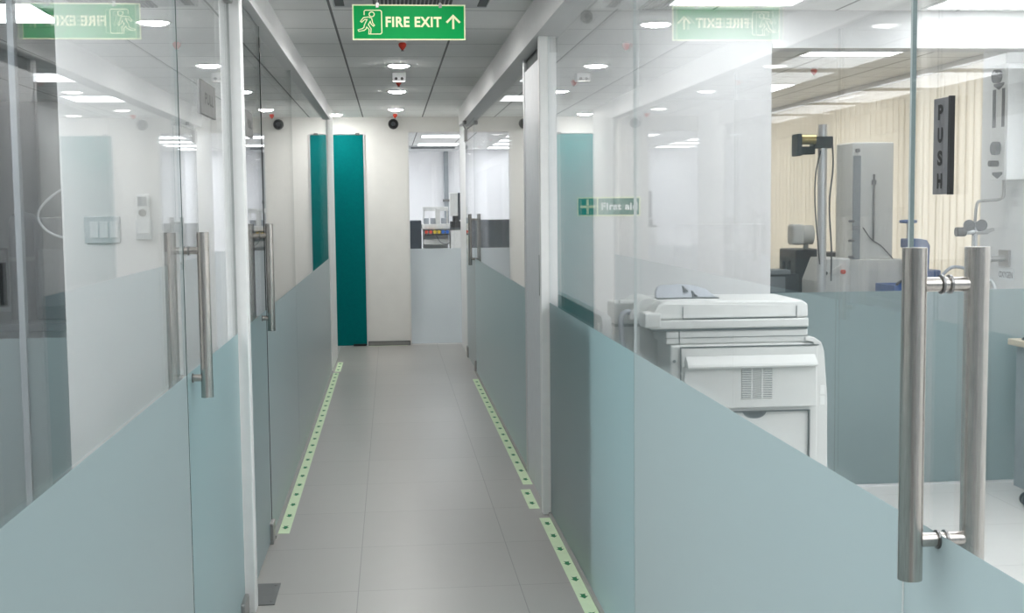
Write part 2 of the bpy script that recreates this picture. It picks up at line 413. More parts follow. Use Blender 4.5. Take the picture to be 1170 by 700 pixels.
fixed('window_3', XL, -1, 6.956, 10.77, 'left fixed glass pane reflecting the teal door', 'frosted_film_far')
fixed('window_4', XR, 1, 1.656, 3.598, 'right fixed glass pane in front of the copier')
fixed('window_5', XR, 1, 3.602, 5.565, 'right fixed glass pane beside the white post', 'frosted_film_teal')
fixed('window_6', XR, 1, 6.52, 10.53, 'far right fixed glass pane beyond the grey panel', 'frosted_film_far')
sl_ = bpy.data.objects['window_2']
MB().box(XL-.010, XL+.002, 5.2962, 5.3045, .012, 2.12).build('edge_seal', 'letter_black', sl_)
r = thing('window_7', (-4.5, 4.40, 0), 'cross partition of frosted glass in the left room', 'glass wall', None, 'structure')
pane_y(4.40, -4.5, -1.11, .005, ZG, r); film_y(4.40, -4.5, -1.11, .006, r)
r = thing('window_8', (1.825, 5.914, 0), 'half frosted cross partition between copier room and testing lab', 'glass wall', None, 'structure')
pane_y(5.914, 1.827, 4.99, .012, 2.16, r); film_y(5.914, 1.827, 4.99, .013, r)

def pull_handle(parent, xf, side, y, zt, zb, zwt, zwb):
    """two round bars, one each side of the glass, on two standoffs"""
    h = MB()
    for sx in (-1, 1):
        x = xf + side*TH/2 + sx*.042
        h.cyl((x,y,zb), (x,y,zt), .0158, n=28)
    for z in (zwt, zwb):
        x = xf + side*TH/2
        h.cyl((x-.042,y,z), (x+.042,y,z), .0095, n=18)
    o = h.build('pull_handle', 'brushed_steel', parent)
    w = MB()
    for z in (zwt, zwb):
        w.cyl((xf-side*.003,y,z), (xf,y,z), .0125, n=20); w.cyl((xf+side*TH,y,z), (xf+side*(TH+.003),y,z), .0125, n=20)
    w.build('washer', 'dark_steel', o)
    return o
TD = {'door_3': .006}
def glass_door(name, xf, side, y0, y1, yh, label, fit):
    r = thing(name, (xf, y0, 0), label, 'glass door', None, 'structure')
    pane_x(xf, side, y0, y1, .008, 2.16, r, 'glass_edge_pale' if name == 'door_3' else 'glass_edge', TD.get(name, TH)); film_x(xf, side, y0, y1, .009, r, 'frosted_film' if xf > 0 else 'frosted_film_teal')
    pull_handle(r, xf, side, yh, 1.352, .916, 1.304, .968)
    for (a, b, z0, z1) in fit:
        box('patch_fitting', (xf-.018+side*TH/2, xf+.018+side*TH/2, a, b, z0, z1), 'patch_steel', r, .004)
    return r
glass_door('door_1', XL, -1, 3.247, 4.315, 3.325, 'first glass door on the left with frosted lower half', [(4.19, 4.315, .0, .075), (4.19, 4.315, 2.10, 2.165)])
glass_door('door_2', XL, -1, 4.41, 5.295, 5.12, 'second glass door on the left beyond the white post', [(4.41, 4.53, .0, .075), (5.22, 5.31, .0, .09)])
glass_door('door_3', XR, 1, .45, 1.650, 1.545, 'glass door on the right with long steel pull at the picture edge', [(.45, .57, .0, .075)])
d4 = glass_door('door_4', XR, 1, 10.54, 11.74, 10.60, 'far right glass door with steel pull beside the end wall', [(10.54, 10.66, .0, .10), (11.60, 11.74, .0, .10), (11.60, 11.74, 2.02, 2.13)])
cl = MB().tube([(.70,11.55,2.13), (.66,11.25,2.155), (.655,11.05,2.16)], .006, smooth_path=False).box(.645,.675,10.95,11.08,2.135,2.164)
cl.build('closer_arm', 'dark_steel', d4)
# teal door and end glass door
r = thing('door_5', (-.71, 12.8, 0), 'solid teal door in the end wall', 'door', None, 'structure')
box('door_leaf', (-1.168, -.262, 12.785, 12.83, .006, 2.152), 'teal_laminate', r, .002)
MB().box(-.262, -.250, 12.782, 12.84, 0, 2.16).build('frame', 'aluminium', r)
MB().box(-.34, -.30, 12.77, 12.80, 2.15, 2.17).build('hinge', 'dark_steel', r)
MB().box(-.40, -.27, 12.772, 12.80, .002, .022).build('floor_pivot', 'letter_black', r)
r = thing('door_6', (.19, 12.84, 0), 'half frosted glass door in the end wall showing the far lab', 'glass door', None, 'structure')
pane_y(12.84, .195, .995, .008, 2.172, r); film_y(12.84, .195, .995, .009, r, 'frosted_film_grey', .99)
MB().box(.188, .197, 12.80, 12.85, 0, 2.178).build('frame', 'white_frame', r)

# window behind the blinds
r = thing('window_9', (3.9, 9.6, .7), 'outer window behind the vertical blinds', 'window', None, 'structure')
fr = MB().box(3.88, 3.93, 6.9, 12.3, .7, .75).box(3.88, 3.93, 6.9, 12.3, 2.2, 2.25)
for y in (6.9, 8.68, 10.46, 12.25): fr.box(3.88, 3.93, y, y+.05, .7, 2.25)
fr.build('frame', 'aluminium', r)
MB().box(3.90, 3.906, 6.9, 12.3, .72, 2.23).build('pane', 'clear_glass', r)

# ------------------------------------------------------------------ lamps
def ceiling_panel(x0, x1, y0, y1):
    r = bpy.data.objects.new('ceiling_light', None); COL.objects.link(r); r.location = ((x0+x1)/2, (y0+y1)/2, ZC)
    f = MB(); t = .02
    for a in ((x0-t,x1+t,y0-t,y0),(x0-t,x1+t,y1,y1+t),(x0-t,x0,y0,y1),(x1,x1+t,y0,y1)): f.box(*a, ZC-.006, ZC+.002)
    f.build('frame', 'white_frame', r)
    MB().box(x0, x1, y0, y1, ZC-.003, ZC+.002).build('diffuser', 'panel_light', r)
    return r
PANELS = [(1.58, 5.42, 'square ceiling light panel in copier room beside the white wall'),
          (2.84, 5.48, 'square ceiling light panel in copier room at the upper right corner')]
NTH = ('first', 'second', 'third', 'fourth', 'fifth', 'sixth')
for i, y in enumerate((4.1, 2.7, 1.3, -.1, -1.5)):  # rows out of view, added to brighten the copier room evenly
    for x, side in ((1.58, 'row by the glass'), (2.84, 'middle row'), (4.1, 'row by the far wall')):
        PANELS.append((x, y, 'copier room added fill panel, %s from the partition in the %s' % (NTH[i+1], side)))
PANELS.append((4.1, 5.42, 'added unseen fill panel in copier room above the wooden desk'))  # extra panel out of frame, added for the same even light
PANELS += [
    (2.84, 7.33, 'square ceiling light panel in testing lab above the grey tower'),
    (2.84, 9.73, 'square ceiling light panel in testing lab second from the partition'),
    (2.84, 11.6, 'square ceiling light panel in testing lab farthest from the partition'),
    (1.25, 7.2, 'square ceiling light panel in far right room nearest the copier'),
    (1.25, 8.9, 'square ceiling light panel in far right room halfway along'),
    (1.25, 10.6, 'square ceiling light panel in far right room nearest the end wall'),
    (-1.86, 6.05, 'square ceiling light panel in left lab nearest the partition'),
    (-1.35, 3.5, 'unseen long fill panel in near left room by the white wall'),  # near left room panels are out of frame, added to light its wall
    (-2.6, 3.5, 'unseen long fill panel in near left room by the partition'),
    (-1.35, 2.1, 'unseen long fill panel in near left room over the glass'),
    (-2.6, 2.1, 'unseen long fill panel in near left room at the middle'),
    (-1.35, .4, 'unseen long fill panel in near left room nearest the camera'),
    (.71, 16.2, 'square ceiling light panel in far lab seen through the end door'),
    (.71, 18.3, 'square ceiling light panel in far lab by the back wall'),
    (-.4, 14.4, 'added unseen fill panel in far lab by the teal door'),  # from here on, panels added out of sight to brighten the far lab
    (.71, 14.4, 'added unseen fill panel in far lab just inside the end door'),
    (2.0, 16.2, 'added unseen fill panel in far lab right of the analyser'),
    (2.0, 18.3, 'added unseen fill panel in far lab back corner'),
    (-.4, 18.3, 'added unseen fill panel in far lab above the dark cupboard end'),
    (-.4, 16.2, 'added unseen fill panel in far lab over the dark cupboard'),
    (-.4, 19.4, 'added unseen fill panel in far lab back left corner'),
    (2.0, 19.4, 'added unseen fill panel in far lab touching the back wall'),
    (2.0, 14.4, 'added unseen fill panel in far lab front right corner'),
    (2.0, 17.3, 'added unseen fill panel in far lab middle of the right row'),
    (-.4, 17.3, 'added unseen fill panel in far lab middle of the left row'),
]
p0 = ceiling_panel(PANELS[0][0]-.29, PANELS[0][0]+.29, PANELS[0][1]-.29, PANELS[0][1]+.29)
tag(p0, PANELS[0][2], 'ceiling light', 'square ceiling light panels')
for x, y, lb in PANELS[1:]:
    q = copy_thing(p0, (x, y, ZC), lb)
    if lb.startswith('copier room') or 'near left room' in lb: q.scale = (1, 2, 1)   # out-of-view panels doubled in length to add light

def downlight(x, y):
    r = bpy.data.objects.new('downlight', None); COL.objects.link(r); r.location = (x, y, ZC)
    n = 28; b = MB().lathe(x, y, [(.068,ZC-.001),(.082,ZC-.001),(.085,ZC-.006),(.070,ZC-.008),(.066,ZC-.003)], n)
    b.build('trim_ring', 'white_frame', r)
    MB().lathe(x, y, [(.0675,ZC-.003),(.066,ZC-.007),(.058,ZC-.012),(.040,ZC-.0165),(.018,ZC-.019)], n).build('lens', 'down_light', r)
    return r
q0 = downlight(.07, 8.157); tag(q0, 'round corridor downlight just below the fire exit sign', 'downlight', 'round corridor downlights')
for x, y, lb in ((.07, 9.95, 'round corridor downlight second beyond the fire exit sign'), (.068, 11.75, 'round corridor downlight nearest the dome camera'),
                 (-.52, 12.385, 'round downlight in the side passage above the teal door'),
                 (.07, 4.3, 'round corridor downlight over the first left door'), (.07, 2.4, 'round corridor downlight over the near glass'),
                 (.07, .5, 'round corridor downlight over the camera position'), (.07, 6.3, 'round corridor downlight hidden behind the fire exit sign'),):
    copy_thing(q0, (x, y, ZC), lb)

# ------------------------------------------------------------------ fire exit sign
SY = 4.88
r = thing('fire_exit_sign', (.085, SY, 2.19), 'green FIRE EXIT sign hanging over the corridor on two hooks', 'exit sign')
sx0, sx1, sz0, sz1 = -.132, .302, 2.055, 2.190
sw, sh = sx1-sx0, sz1-sz0
MB().box(sx0, sx1, SY, SY+.006, sz0, sz1).build('plate', 'sign_cream', r)
MB().box(sx0+.005, sx1-.005, SY-.0008, SY, sz0+.005, sz1-.005).build('green_field', 'sign_green', r)
put = lambda u, v: (sx0 + u/574*sw, SY-.0016, sz1 - v/192*sh)
pic = MB()
stroke(pic, [(60,58),(60,38),(66,32),(141,32),(148,39),(148,153),(141,160),(84,160)], 4.6, put)
stroke(pic, [(98+13*cos(2*pi*k/16), 54+13*sin(2*pi*k/16)) for k in range(16)], 4.6, put, True)
stroke(pic, [(82,68),(56,72),(41,92),(47,97),(62,82),(74,82),(60,112),(58,124),(50,131),(28,138),(31,146),(58,141),(68,133),(72,122),
             (84,136),(82,160),(91,160),(94,132),(80,110),(90,92),(94,106),(106,118),(111,113),(102,100),(98,76)], 4.6, put, True)
pic.build('running_figure', 'sign_cream', r, recalc=False)
ar = MB(); stroke(ar, [(512,132),(512,66)], 11, put); stroke(ar, [(478,97),(512,61),(546,97)], 11, put)
ar.build('arrow', 'sign_cream', r, recalc=False)
lettering('FIRE EXIT', 'sign_cream', r, (sx0+168/574*sw, SY-.001, sz1-122/192*sh), (1,0,0), (0,0,1), 284/574*sw, 56/192*sh, bold=.034)
for hx in (-.036, .206):
    h = MB().cyl((hx,SY+.003,2.186), (hx,SY+.003,ZC), .0022, n=8).box(hx-.006,hx+.006,SY-.002,SY+.008,2.178,2.196)
    h.build('hook', 'dark_steel', r)

# ------------------------------------------------------------------ glow tape on the floor
def tape(x0, x1, y0, y1, ys, label):
    t = MB().box(x0, x1, y0, y1, 0, .0012).build('glow_tape', 'tape_green')
    tag(t, label, 'floor tape', 'luminous floor tapes along the corridor')
    xm = (x0+x1)/2; w = .0165
    for y in ys:
        poly = [(0,-.033),(w,-.004),(.008,-.004),(.008,.016),(.013,.026),(0,.020),(-.013,.026),(-.008,.016),(-.008,-.004),(-w,-.004)]
        MB().add([(xm+u, y+v, .0017) for u, v in poly], [tuple(range(10))]).build('arrow_print', 'arrow_green', t, recalc=False)
fr_ = lambda a, b, s=.214: [a + s*k for k in range(int((b-a)/s)+1)]
tape(-.513, -.464, 5.395, 10.72, fr_(5.50, 10.68), 'long glowing arrow tape along the foot of the left glass')
tape(-.505, -.456, 10.80, 11.45, fr_(10.92, 11.42), 'short glowing arrow tape past the end of the left glass')
tape(.647, .696, 1.9, 5.51, [5.41-.209*k for k in range(17)], 'glowing arrow tape along the foot of the near right glass')
tape(.622, .671, 5.69, 6.09, [5.80, 6.0], 'shortest glowing arrow tape, beside the grey panel')
tape(.647, .696, 6.20, 10.13, fr_(6.32, 10.1), 'long glowing arrow tape along the far right glass')
tag(MB().box(-.25, .155, 12.755, 12.79, 0, .0012).build('glow_tape', 'tape_green'), 'thin glowing strip under the end wall grille', 'floor tape')
# floor spring cover
r = thing('floor_spring_cover', (-.482, 4.51, 0), 'steel floor spring plate beside the left white post', 'floor plate')
MB().box(-.527, -.437, 4.405, 4.66, 0, .004).build('plate', 'dark_steel', r, .001)
for y in (4.44, 4.63): MB().cyl((-.452,y,.004), (-.452,y,.0052), .006, n=12).build('screw', 'dark_steel', r)

# ------------------------------------------------------------------ signs on the glass
r = thing('push_sign', (XR, 1.545, 1.48), 'grey vertical PUSH plate stuck on the right glass door', 'door sign')
MB().box(XR-.006, XR-.0002, 1.522, 1.567, 1.420, 1.543).build('plate', 'plate_grey', r, .0008)
MB().box(XR-.007, XR-.0002, 1.5175, 1.522, 1.4195, 1.5435).build('edge', 'letter_black', r)
for k, ch in enumerate('PUSH'):
    zt = 1.5345 - k*.0292
    lettering(ch, 'letter_black', r, (XR-.006, 1.5525, zt-.0195), (0,-1,0), (0,0,1), .014, .0195, .0006, .045)
def pull_sign(y0, y1, label):
    r = thing('pull_sign', (XL, (y0+y1)/2, 1.73), label, 'door sign', 'silver plates on the left glass doors')
    MB().box(XL+.0002, XL+.006, y0, y1, 1.682, 1.778).build('plate', 'plate_silver', r, .0008)
    lettering('PULL', 'letter_black', r, (XL+.006, y0+(y1-y0)*.24, 1.714), (0,1,0), (0,0,1), (y1-y0)*.58, .032, .0006, .02)
pull_sign(3.597, 3.885, 'silver plate on the first left glass door')
pull_sign(4.68, 4.915, 'silver plate on the second left glass door')

# first aid sign on the copier room wall
r = thing('first_aid_sign', (1.03, 5.86, 1.405), 'green First aid sign on white wall behind the copier', 'safety sign')
fx0, fx1, fz0, fz1, fy = .882, 1.186, 1.361, 1.451, 5.86
MB().box(fx0, fx1, fy-.004, fy-.0002, fz0, fz1).build('plate', 'sign_cream', r)
MB().box(fx0+.006, fx0+.094, fy-.0048, fy-.004, fz0+.006, fz1-.006).box(fx0+.101, fx1-.006, fy-.0048, fy-.004, fz0+.006, fz1-.006).build('green_field', 'aid_green', r)
MB().box(fx0+.014, fx0+.086, fy-.0054, fy-.0048, fz0+.039, fz0+.051).box(fx0+.044, fx0+.056, fy-.0054, fy-.0048, fz0+.010, fz0+.080).build('cross', 'sign_cream', r)
lettering('First aid', 'switch_white', r, (fx0+.116, fy-.0048, fz0+.028), (1,0,0), (0,0,1), .174, .036, .0006, .04)

# ------------------------------------------------------------------ ceiling fittings
r = thing('air_conditioner', (.107, 5.40, ZC), 'ceiling air conditioner cassette behind the fire exit sign', 'air conditioner')
MB().box(-.235, .45, 4.98, 5.665, ZC-.03, ZC+.002).build('panel', 'ac_white', r, .008)
g = MB()
for k in range(20): g.box(-.06+k*.0175, -.05+k*.0175, 5.16, 5.655, ZC-.036, ZC-.03)
g.build('grille', 'grille_dark', r)
for (a, b) in ((-.225, -.185), (.40, .44)): MB().box(a, b, 5.06, 5.60, ZC-.033, ZC-.03).build('air_flap', 'grille_dark', r)
def sprinkler(x, y, label, drop=.05):
    r = bpy.data.objects.new('sprinkler', None); COL.objects.link(r); r.location = (x, y, ZC)
    tag(r, label, 'sprinkler', 'red corridor sprinklers')
    MB().lathe(x, y, [(.030,ZC),(.030,ZC-.004),(.014,ZC-.010)], 20).build('collar', 'white_frame', r)
    MB().lathe(x, y, [(.014,ZC-.008),(.022,ZC-.016),(.021,ZC-.028),(.010,ZC-.044),(.004,ZC-.050)], 18).build('bulb_head', 'red_plastic', r)
    MB().lathe(x, y, [(.003,ZC-.049),(.009,ZC-.053),(.009,ZC-.055)], 14).build('deflector', 'dark_steel', r)
    return r
s0 = sprinkler(.083, 7.0, 'red sprinkler head peeking out under the fire exit sign')
copy_thing(s0, (.075, 9.05, ZC), 'red sprinkler head below the emergency light')
copy_thing(s0, (.062, 12.25, ZC), 'red sprinkler head above the dome camera')
copy_thing(s0, (2.88, 8.3, ZC), 'red sprinkler head on the testing lab ceiling')
r = thing('emergency_light', (.075, 8.65, ZC), 'small grey ceiling box with two dark lamps', 'emergency light')
MB().box(.028, .122, 8.60, 8.72, ZC-.055, ZC).build('housing', 'ac_white', r, .006)
for x in (.055, .095): MB().cyl((x,8.602,ZC-.043), (x,8.592,ZC-.043), .010, n=16).build('lamp_head', 'letter_black', r)
MB().box(.035, .115, 8.59, 8.66, ZC-.064, ZC-.058).build('lower_lip', 'patch_steel', r)
def dome(x, y, z, label, rr=.05):
    r = thing('dome_camera', (x, y, z), label, 'security camera')
    MB().cyl((x,y,z), (x,y-.03,z), rr*.75, n=24).build('base', 'white_frame', r, .004)
    MB().sphere((x,y-.045,z-.005), rr*.86).build('dome', 'lens_black', r)
    MB().cyl((x,y-.045-rr*.78,z-.005), (x,y-.045-rr*.90,z-.005), rr*.36, n=16).build('lens', 'charcoal', r)
dome(.045, 12.8, 2.262, 'black dome camera high on the end wall', .062)
dome(.925, 5.86, 2.292, 'dark dome camera high on the copier room wall', .036)

# low grille in the end wall
r = thing('wall_grille', (-.05, 12.8, 0), 'low steel grille at the foot of the end wall', 'grille')
g = MB().box(-.248,.180,12.775,12.7995,.0,.006).box(-.248,.180,12.775,12.7995,.038,.046).box(-.248,-.240,12.775,12.7995,0,.046).box(.172,.180,12.775,12.7995,0,.046)
g.build('frame', 'dark_steel', r)
g = MB().box(-.24,.172,12.79,12.7995,.006,.038)
for k in range(4): g.box(-.24,.172,12.782,12.792,.009+k*.0075,.013+k*.0075)
g.build('louvre', 'patch_steel', r)

# switch plate + thermostat on the left partition wall
r = thing('switch_plate', (-.978, 4.36, 1.346), 'white switch plate on the wall behind the near left glass', 'light switch')
MB().box(-1.038, -.918, 4.352, 4.3598, 1.300, 1.392).build('plate', 'switch_grey', r, .003)
for x in (-1.018, -.985, -.952): MB().box(x, x+.028, 4.348, 4.353, 1.318, 1.374).build('rocker', 'switch_white', r, .002)
r = thing('remote_holder', (-.838, 4.36, 1.387), 'white remote controller in a wall holder beside the switch plate', 'remote control')
MB().box(-.864, -.812, 4.340, 4.3598, 1.311, 1.38).build('holder', 'remote_white', r, .003)
MB().box(-.860, -.816, 4.336, 4.352, 1.33, 1.466).build('remote', 'switch_white', r, .004)
MB().box(-.853, -.823, 4.3345, 4.337, 1.425, 1.457).build('display', 'cabinet_grey', r)
MB().cyl((-.838,4.337,1.402), (-.838,4.333,1.402), .013, n=18).build('dial', 'plate_silver', r)

# ------------------------------------------------------------------ copier
PX0, PX1, PY0, PY1 = 1.0, 1.54, 4.40, 4.98
r = thing('copier', (1.27, 4.9, 0), 'large off white office copier standing behind the right glass', 'copier')
b = MB().box(PX0, PX1, PY0, PY1, .03, .905)
b.build('body', 'printer_white', r, .012, 3)
for (x, y) in ((1.06,4.46),(1.48,4.46),(1.06,4.92),(1.48,4.92)): MB().lathe(x, y, [(.025,0),(.025,.03)], 14).build('foot', 'rubber', r)
# rear cover with hood, seams
MB().box(1.035, 1.548, PY0-.012, PY0, .06, .895).build('rear_cover', 'printer_white', r, .006)
MB().box(1.033, 1.038, PY0-.0135, PY0-.011, .06, .895).box(1.033, 1.55, PY0-.0135, PY0-.011, .893, .898).build('seam', 'groove', r)
hd = MB(); prof = [(0,.868),(-.030,.862),(-.036,.850),(-.036,.822),(-.012,.815),(0,.815)]
prof = [(0.0,.862),(-.034,.836),(-.038,.828),(-.036,.822),(0,.822)]
hd.prism(prof, lambda u,v: (1.055,PY0-.012+u,v), lambda u,v: (1.535,PY0-.012+u,v)); hd.build('hood', 'printer_white', r)
MB().box(1.046, 1.541, PY0-.024, PY0-.012, .67, .826).build('upper_panel', 'printer_white', r, .005)
v = MB().box(1.258, 1.372, PY0-.0252, PY0-.0238, .705, .815)
vt = v.build('vent', 'groove', r)
v = MB()
for k in range(17): v.box(1.259, 1.371, PY0-.0275, PY0-.025, .7075+k*.0064, .7105+k*.0064)
for x in (1.294, 1.333): v.box(x, x+.003, PY0-.0285, PY0-.025, .705, .815)
v.build('vent_louvre', 'machine_light', vt)
MB().box(1.20, 1.515, PY0-.0245, PY0-.0115, .655, .659).box(1.511, 1.515, PY0-.0255, PY0-.0115, .30, .659).build('door_seam', 'groove', r)
pl = [(.0+.044*cos(a), .656+.026*sin(a)) for a in [pi+pi*k/12 for k in range(13)]]
MB().prism(pl, lambda u,v: (1.31+u, PY0-.0135, v), lambda u,v: (1.31+u, PY0-.0115, v)).build('pull_recess', 'grille_dark', r)
MB().cyl((.99+.025,PY0+.001,.845), (.99+.025,PY0-.002,.845), .006, n=12).build('screw', 'groove', r)
# right hand bulge (duplex cover)
bl = [(1.50,.925),(1.535,.922),(1.560,.905),(1.572,.87),(1.585,.70),(1.588,.30),(1.585,.06),(1.54,.06),(1.54,.87),(1.53,.905),(1.50,.912)]
MB().prism(bl, lambda u,v: (u, PY0-.01, v), lambda u,v: (u, PY1-.1, v)).build('side_cover', 'printer_white', r, .003)
for z in (.73, .69): MB().box(1.556, 1.574, PY0-.012, PY0-.0095, z-.017, z+.015).build('clip', 'machine_light', r, .001)
# neck and scanner unit
SYB = PY0 + .36
MB().box(.985, 1.515, PY0+.005, SYB, .905, .955).build('neck', 'printer_white', r, .006)
MB().box(.985, 1.516, PY0+.003, PY0+.006, .928, .930).box(1.033, 1.036, PY0+.003, PY0+.006, .905, .955).build('seam', 'groove', r)
MB().box(.925, 1.515, PY0-.005, SYB, .962, .995).build('scanner_bed', 'printer_white', r, .006)
MB().box(.94, 1.51, PY0+.0, SYB-.01, .954, .963).build('gap', 'groove', r)
ld = [(1.508,.995),(1.515,1.0),(1.515,1.045),(1.495,1.058),(1.06,1.062),(1.01,1.062),(.975,1.058),(.955,1.045),(.938,1.02),(.930,.995)]
MB().prism(ld, lambda u,v: (u, PY0 + max(0, v-1.04)*.8, v), lambda u,v: (u, SYB, v)).build('document_feeder', 'printer_white', r, .010, 3)
MB().box(1.045, 1.47, PY0-.0015, PY0+.002, .997, 1.0).box(1.045, 1.048, PY0-.0015, PY0+.002, .998, 1.042).box(1.468, 1.4705, PY0-.0015, PY0+.002, .998, 1.04).build('seam', 'groove', r)
fc = [(.876+.074*(1-cos(a)), .985+.083*sin(a)) for a in [pi*k/14 for k in range(15)]]
MB().prism(fc, lambda u,v: (u, PY0+.12, v), lambda u,v: (u, SYB, v)).build('feeder_hump', 'printer_white', r, .004)
MB().box(.905, .965, PY0-.012, PY0+.10, .968, 1.022).build('latch_box', 'printer_white', r, .006)
MB().box(.835, 1.005, PY0+.22, PY1, .03, .955).build('side_unit', 'printer_white', r, .008)
MB().box(.832, .93, PY0+.20, SYB, .965, 1.045).build('side_tray', 'printer_white', r, .006)
MB().box(.845, .90, PY0+.16, PY0+.19, 1.045, 1.058).build('tray_bar', 'machine_light', r, .003)
MB().box(.834, .93, PY0+.195, SYB, .955, .965).build('gap', 'groove', r)
MB().tube([(.905,PY0+.15,.985), (.885,PY0+.15,1.01), (.865,PY0+.15,1.015), (.848,PY0+.15,.995), (.848,PY0+.15,.94), (.858,PY0+.15,.88), (.865,PY0+.15,.865)], .010).build('lever', 'printer_grey', r)
tp = [(.985,1.060),(.988,1.082),(1.0,1.098),(1.02,1.106),(1.08,1.109),(1.14,1.105),(1.185,1.092),(1.215,1.062)]
dt = MB().prism(tp, lambda u,v: (u, PY0+.16+(v-1.06)*1.5, v), lambda u,v: (u, PY0+.19+(v-1.06)*1.5, v)).build('document_tray', 'printer_grey', r, .004)
for (x, z) in ((1.10, 1.092), (1.13, 1.074)):
    MB().prism([(-.004,.012),(.001,.012),(.004,.002),(.012,-.004),(.010,-.008),(.002,-.004),(-.004,-.012),(-.009,-.010),(-.004,-.001)],
       lambda u,v: (x+u, PY0+.150+(z+v-1.06)*1.5, z+v), lambda u,v: (x+u, PY0+.162+(z+v-1.06)*1.5, z+v)).build('tray_stop', 'letter_black', dt)
MB().box(.985, 1.215, PY0+.13, PY0+.20, 1.0615, 1.0645).build('tray_gap', 'groove', r)

# low grey screen beside the copier
r = thing('low_screen', (.77, 5.1, 0), 'low grey desk screen just behind the right glass', 'desk screen')
y0, y1, zt, rr = 4.40, 5.74, 1.012, .035
poly = [(y1,.03),(y1,zt)] + [(y0+rr-rr*sin(pi/2*k/6), zt-rr+rr*cos(pi/2*k/6)) for k in range(7)] + [(y0,.03)]
MB().prism(poly, lambda u,v: (.752,u,v), lambda u,v: (.785,u,v)).build('panel', 'screen_grey', r)
MB().box(.744, .752, 4.44, 4.462, .93, .985).build('socket', 'machine_light', r, .002)
for y in (4.5, 5.6): MB().box(.745, .80, y, y+.06, 0, .03).build('foot', 'dark_steel', r)

# ------------------------------------------------------------------ desk + chair at right edge
r = thing('desk', (3.6, 5.5, 0), 'light wood topped desk against the frosted partition at the right edge', 'desk')
MB().box(3.03, 4.4, 5.46, 5.855, .705, .735).build('desktop', 'wood_top', r, .003)
MB().box(3.07, 3.10, 5.50, 5.84, 0, .705).build('side_panel', 'cabinet_grey', r)
MB().box(4.33, 4.36, 5.50, 5.84, 0, .705).build('side_panel', 'cabinet_grey', r)
MB().box(3.10, 4.33, 5.80, 5.82, .25, .70).build('back_panel', 'cabinet_grey', r)
r = thing('desk_mouse', (3.08, 5.75, .735), 'small black thing lying on the desk corner', 'mouse')
MB().sphere((3.085,5.76,.735), .03, sc=(.9,1.3,.6)).build('shell', 'black_plastic', r)
r = thing('office_chair', (3.14, 5.16, 0), 'office chair with caster showing at the right edge', 'chair')
cx, cy = 3.14, 5.16
MB().cyl((cx,cy,.10), (cx,cy,.44), .025).build('gas_lift', 'dark_steel', r)
for k in range(5):
    a = radians(131+72*k); ex, ey = cx+.34*cos(a), cy+.34*sin(a)
    l = MB().cyl((cx,cy,.115), (ex,ey,.085), .022, .014).build('base_arm', 'chrome', r)
    MB().cyl((ex-.011*sin(a+.6),ey+.011*cos(a+.6),.031), (ex-.028*sin(a+.6),ey+.028*cos(a+.6),.031), .031, n=20).cyl((ex+.011*sin(a+.6),ey-.011*cos(a+.6),.031), (ex+.028*sin(a+.6),ey-.028*cos(a+.6),.031), .031, n=20).cyl((ex,ey,.03),(ex,ey,.09),.012,n=10).build('caster', 'black_plastic', l)
MB().box(cx-.23, cx+.23, cy-.23, cy+.23, .44, .52).build('seat', 'fabric_dark', r, .03, 3)
MB().box(cx-.21, cx+.21, cy-.30, cy-.24, .60, 1.08).build('backrest', 'fabric_dark', r, .025, 3)
MB().box(cx-.03, cx+.03, cy-.25, cy-.19, .43, .75).build('back_bracket', 'dark_steel', r)

# ------------------------------------------------------------------ testing lab behind the partition
r = thing('lab_bench', (2.9, 7.35, 0), 'lab bench carrying the testing machines behind the partition', 'bench')
MB().box(2.05, 3.62, 7.0, 8.3, .72, .76).build('worktop', 'bench_top', r, .004)
MB().box(2.08, 2.84, 7.06, 8.27, .08, .72).box(2.85, 3.60, 7.06, 8.27, .08, .72).build('cupboard', 'machine_light', r)
MB().box(2.12, 3.56, 7.12, 8.2, 0, .08).build('plinth', 'charcoal', r)
# tensile tester: console base and tall column
r = thing('tensile_tester', (2.9, 7.45, .76), 'grey testing machine with tall column and sloping control console', 'testing machine')
MB().box(2.80, 3.14, 7.40, 7.75, .76, 1.065).build('base', 'machine_grey', r, .01)
cs = [(2.610,.76),(2.610,.93),(2.665,1.072),(2.80,1.072),(2.80,.76)]
MB().prism(cs, lambda u,v: (u,7.38,v), lambda u,v: (u,7.72,v)).build('console', 'machine_light', r, .006)
pr = MB().box(-.045,.045,-.025,.025,0,.012)
kb = MB(); kb.prism([(2.652,.955),(2.722,.985),(2.742,1.035),(2.678,1.005)], lambda u,v:(u,7.366,v), lambda u,v:(u,7.381,v)); kb.build('keypad', 'machine_grey', r, .004)
MB().cyl((2.752,7.38,.992), (2.752,7.36,.992), .014).build('stop_button', 'red_plastic', r)
MB().cyl((2.64,7.38,.985), (2.64,7.36,.985), .012).build('dial', 'letter_black', r)
MB().box(2.822, 3.084, 7.42, 7.70, 1.065, 1.78).build('column', 'machine_grey', r, .006)
MB().box(2.824, 2.872, 7.405, 7.42, 1.065, 1.70).build('guide_slot', 'cabinet_grey', r, .003)
MB().cyl((2.85,7.42,1.73), (2.85,7.395,1.73), .012).build('bolt', 'dark_steel', r)
MB().cyl((2.958,7.412,1.18), (2.958,7.412,1.585), .007, n=10).box(2.945,2.97,7.405,7.425,1.52,1.55).build('stop_rod', 'dark_steel', r)
for z in (1.08, 1.18, 1.30): MB().cyl((2.83,7.40,z), (2.795,7.40,z), .008).build('peg', 'dark_steel', r)
MB().tube([(2.89,7.41,1.26), (2.94,7.405,1.19), (3.0,7.405,1.15), (3.05,7.405,1.10), (3.08,7.405,1.066)], .0035, n=6).build('lead', 'charcoal', r)
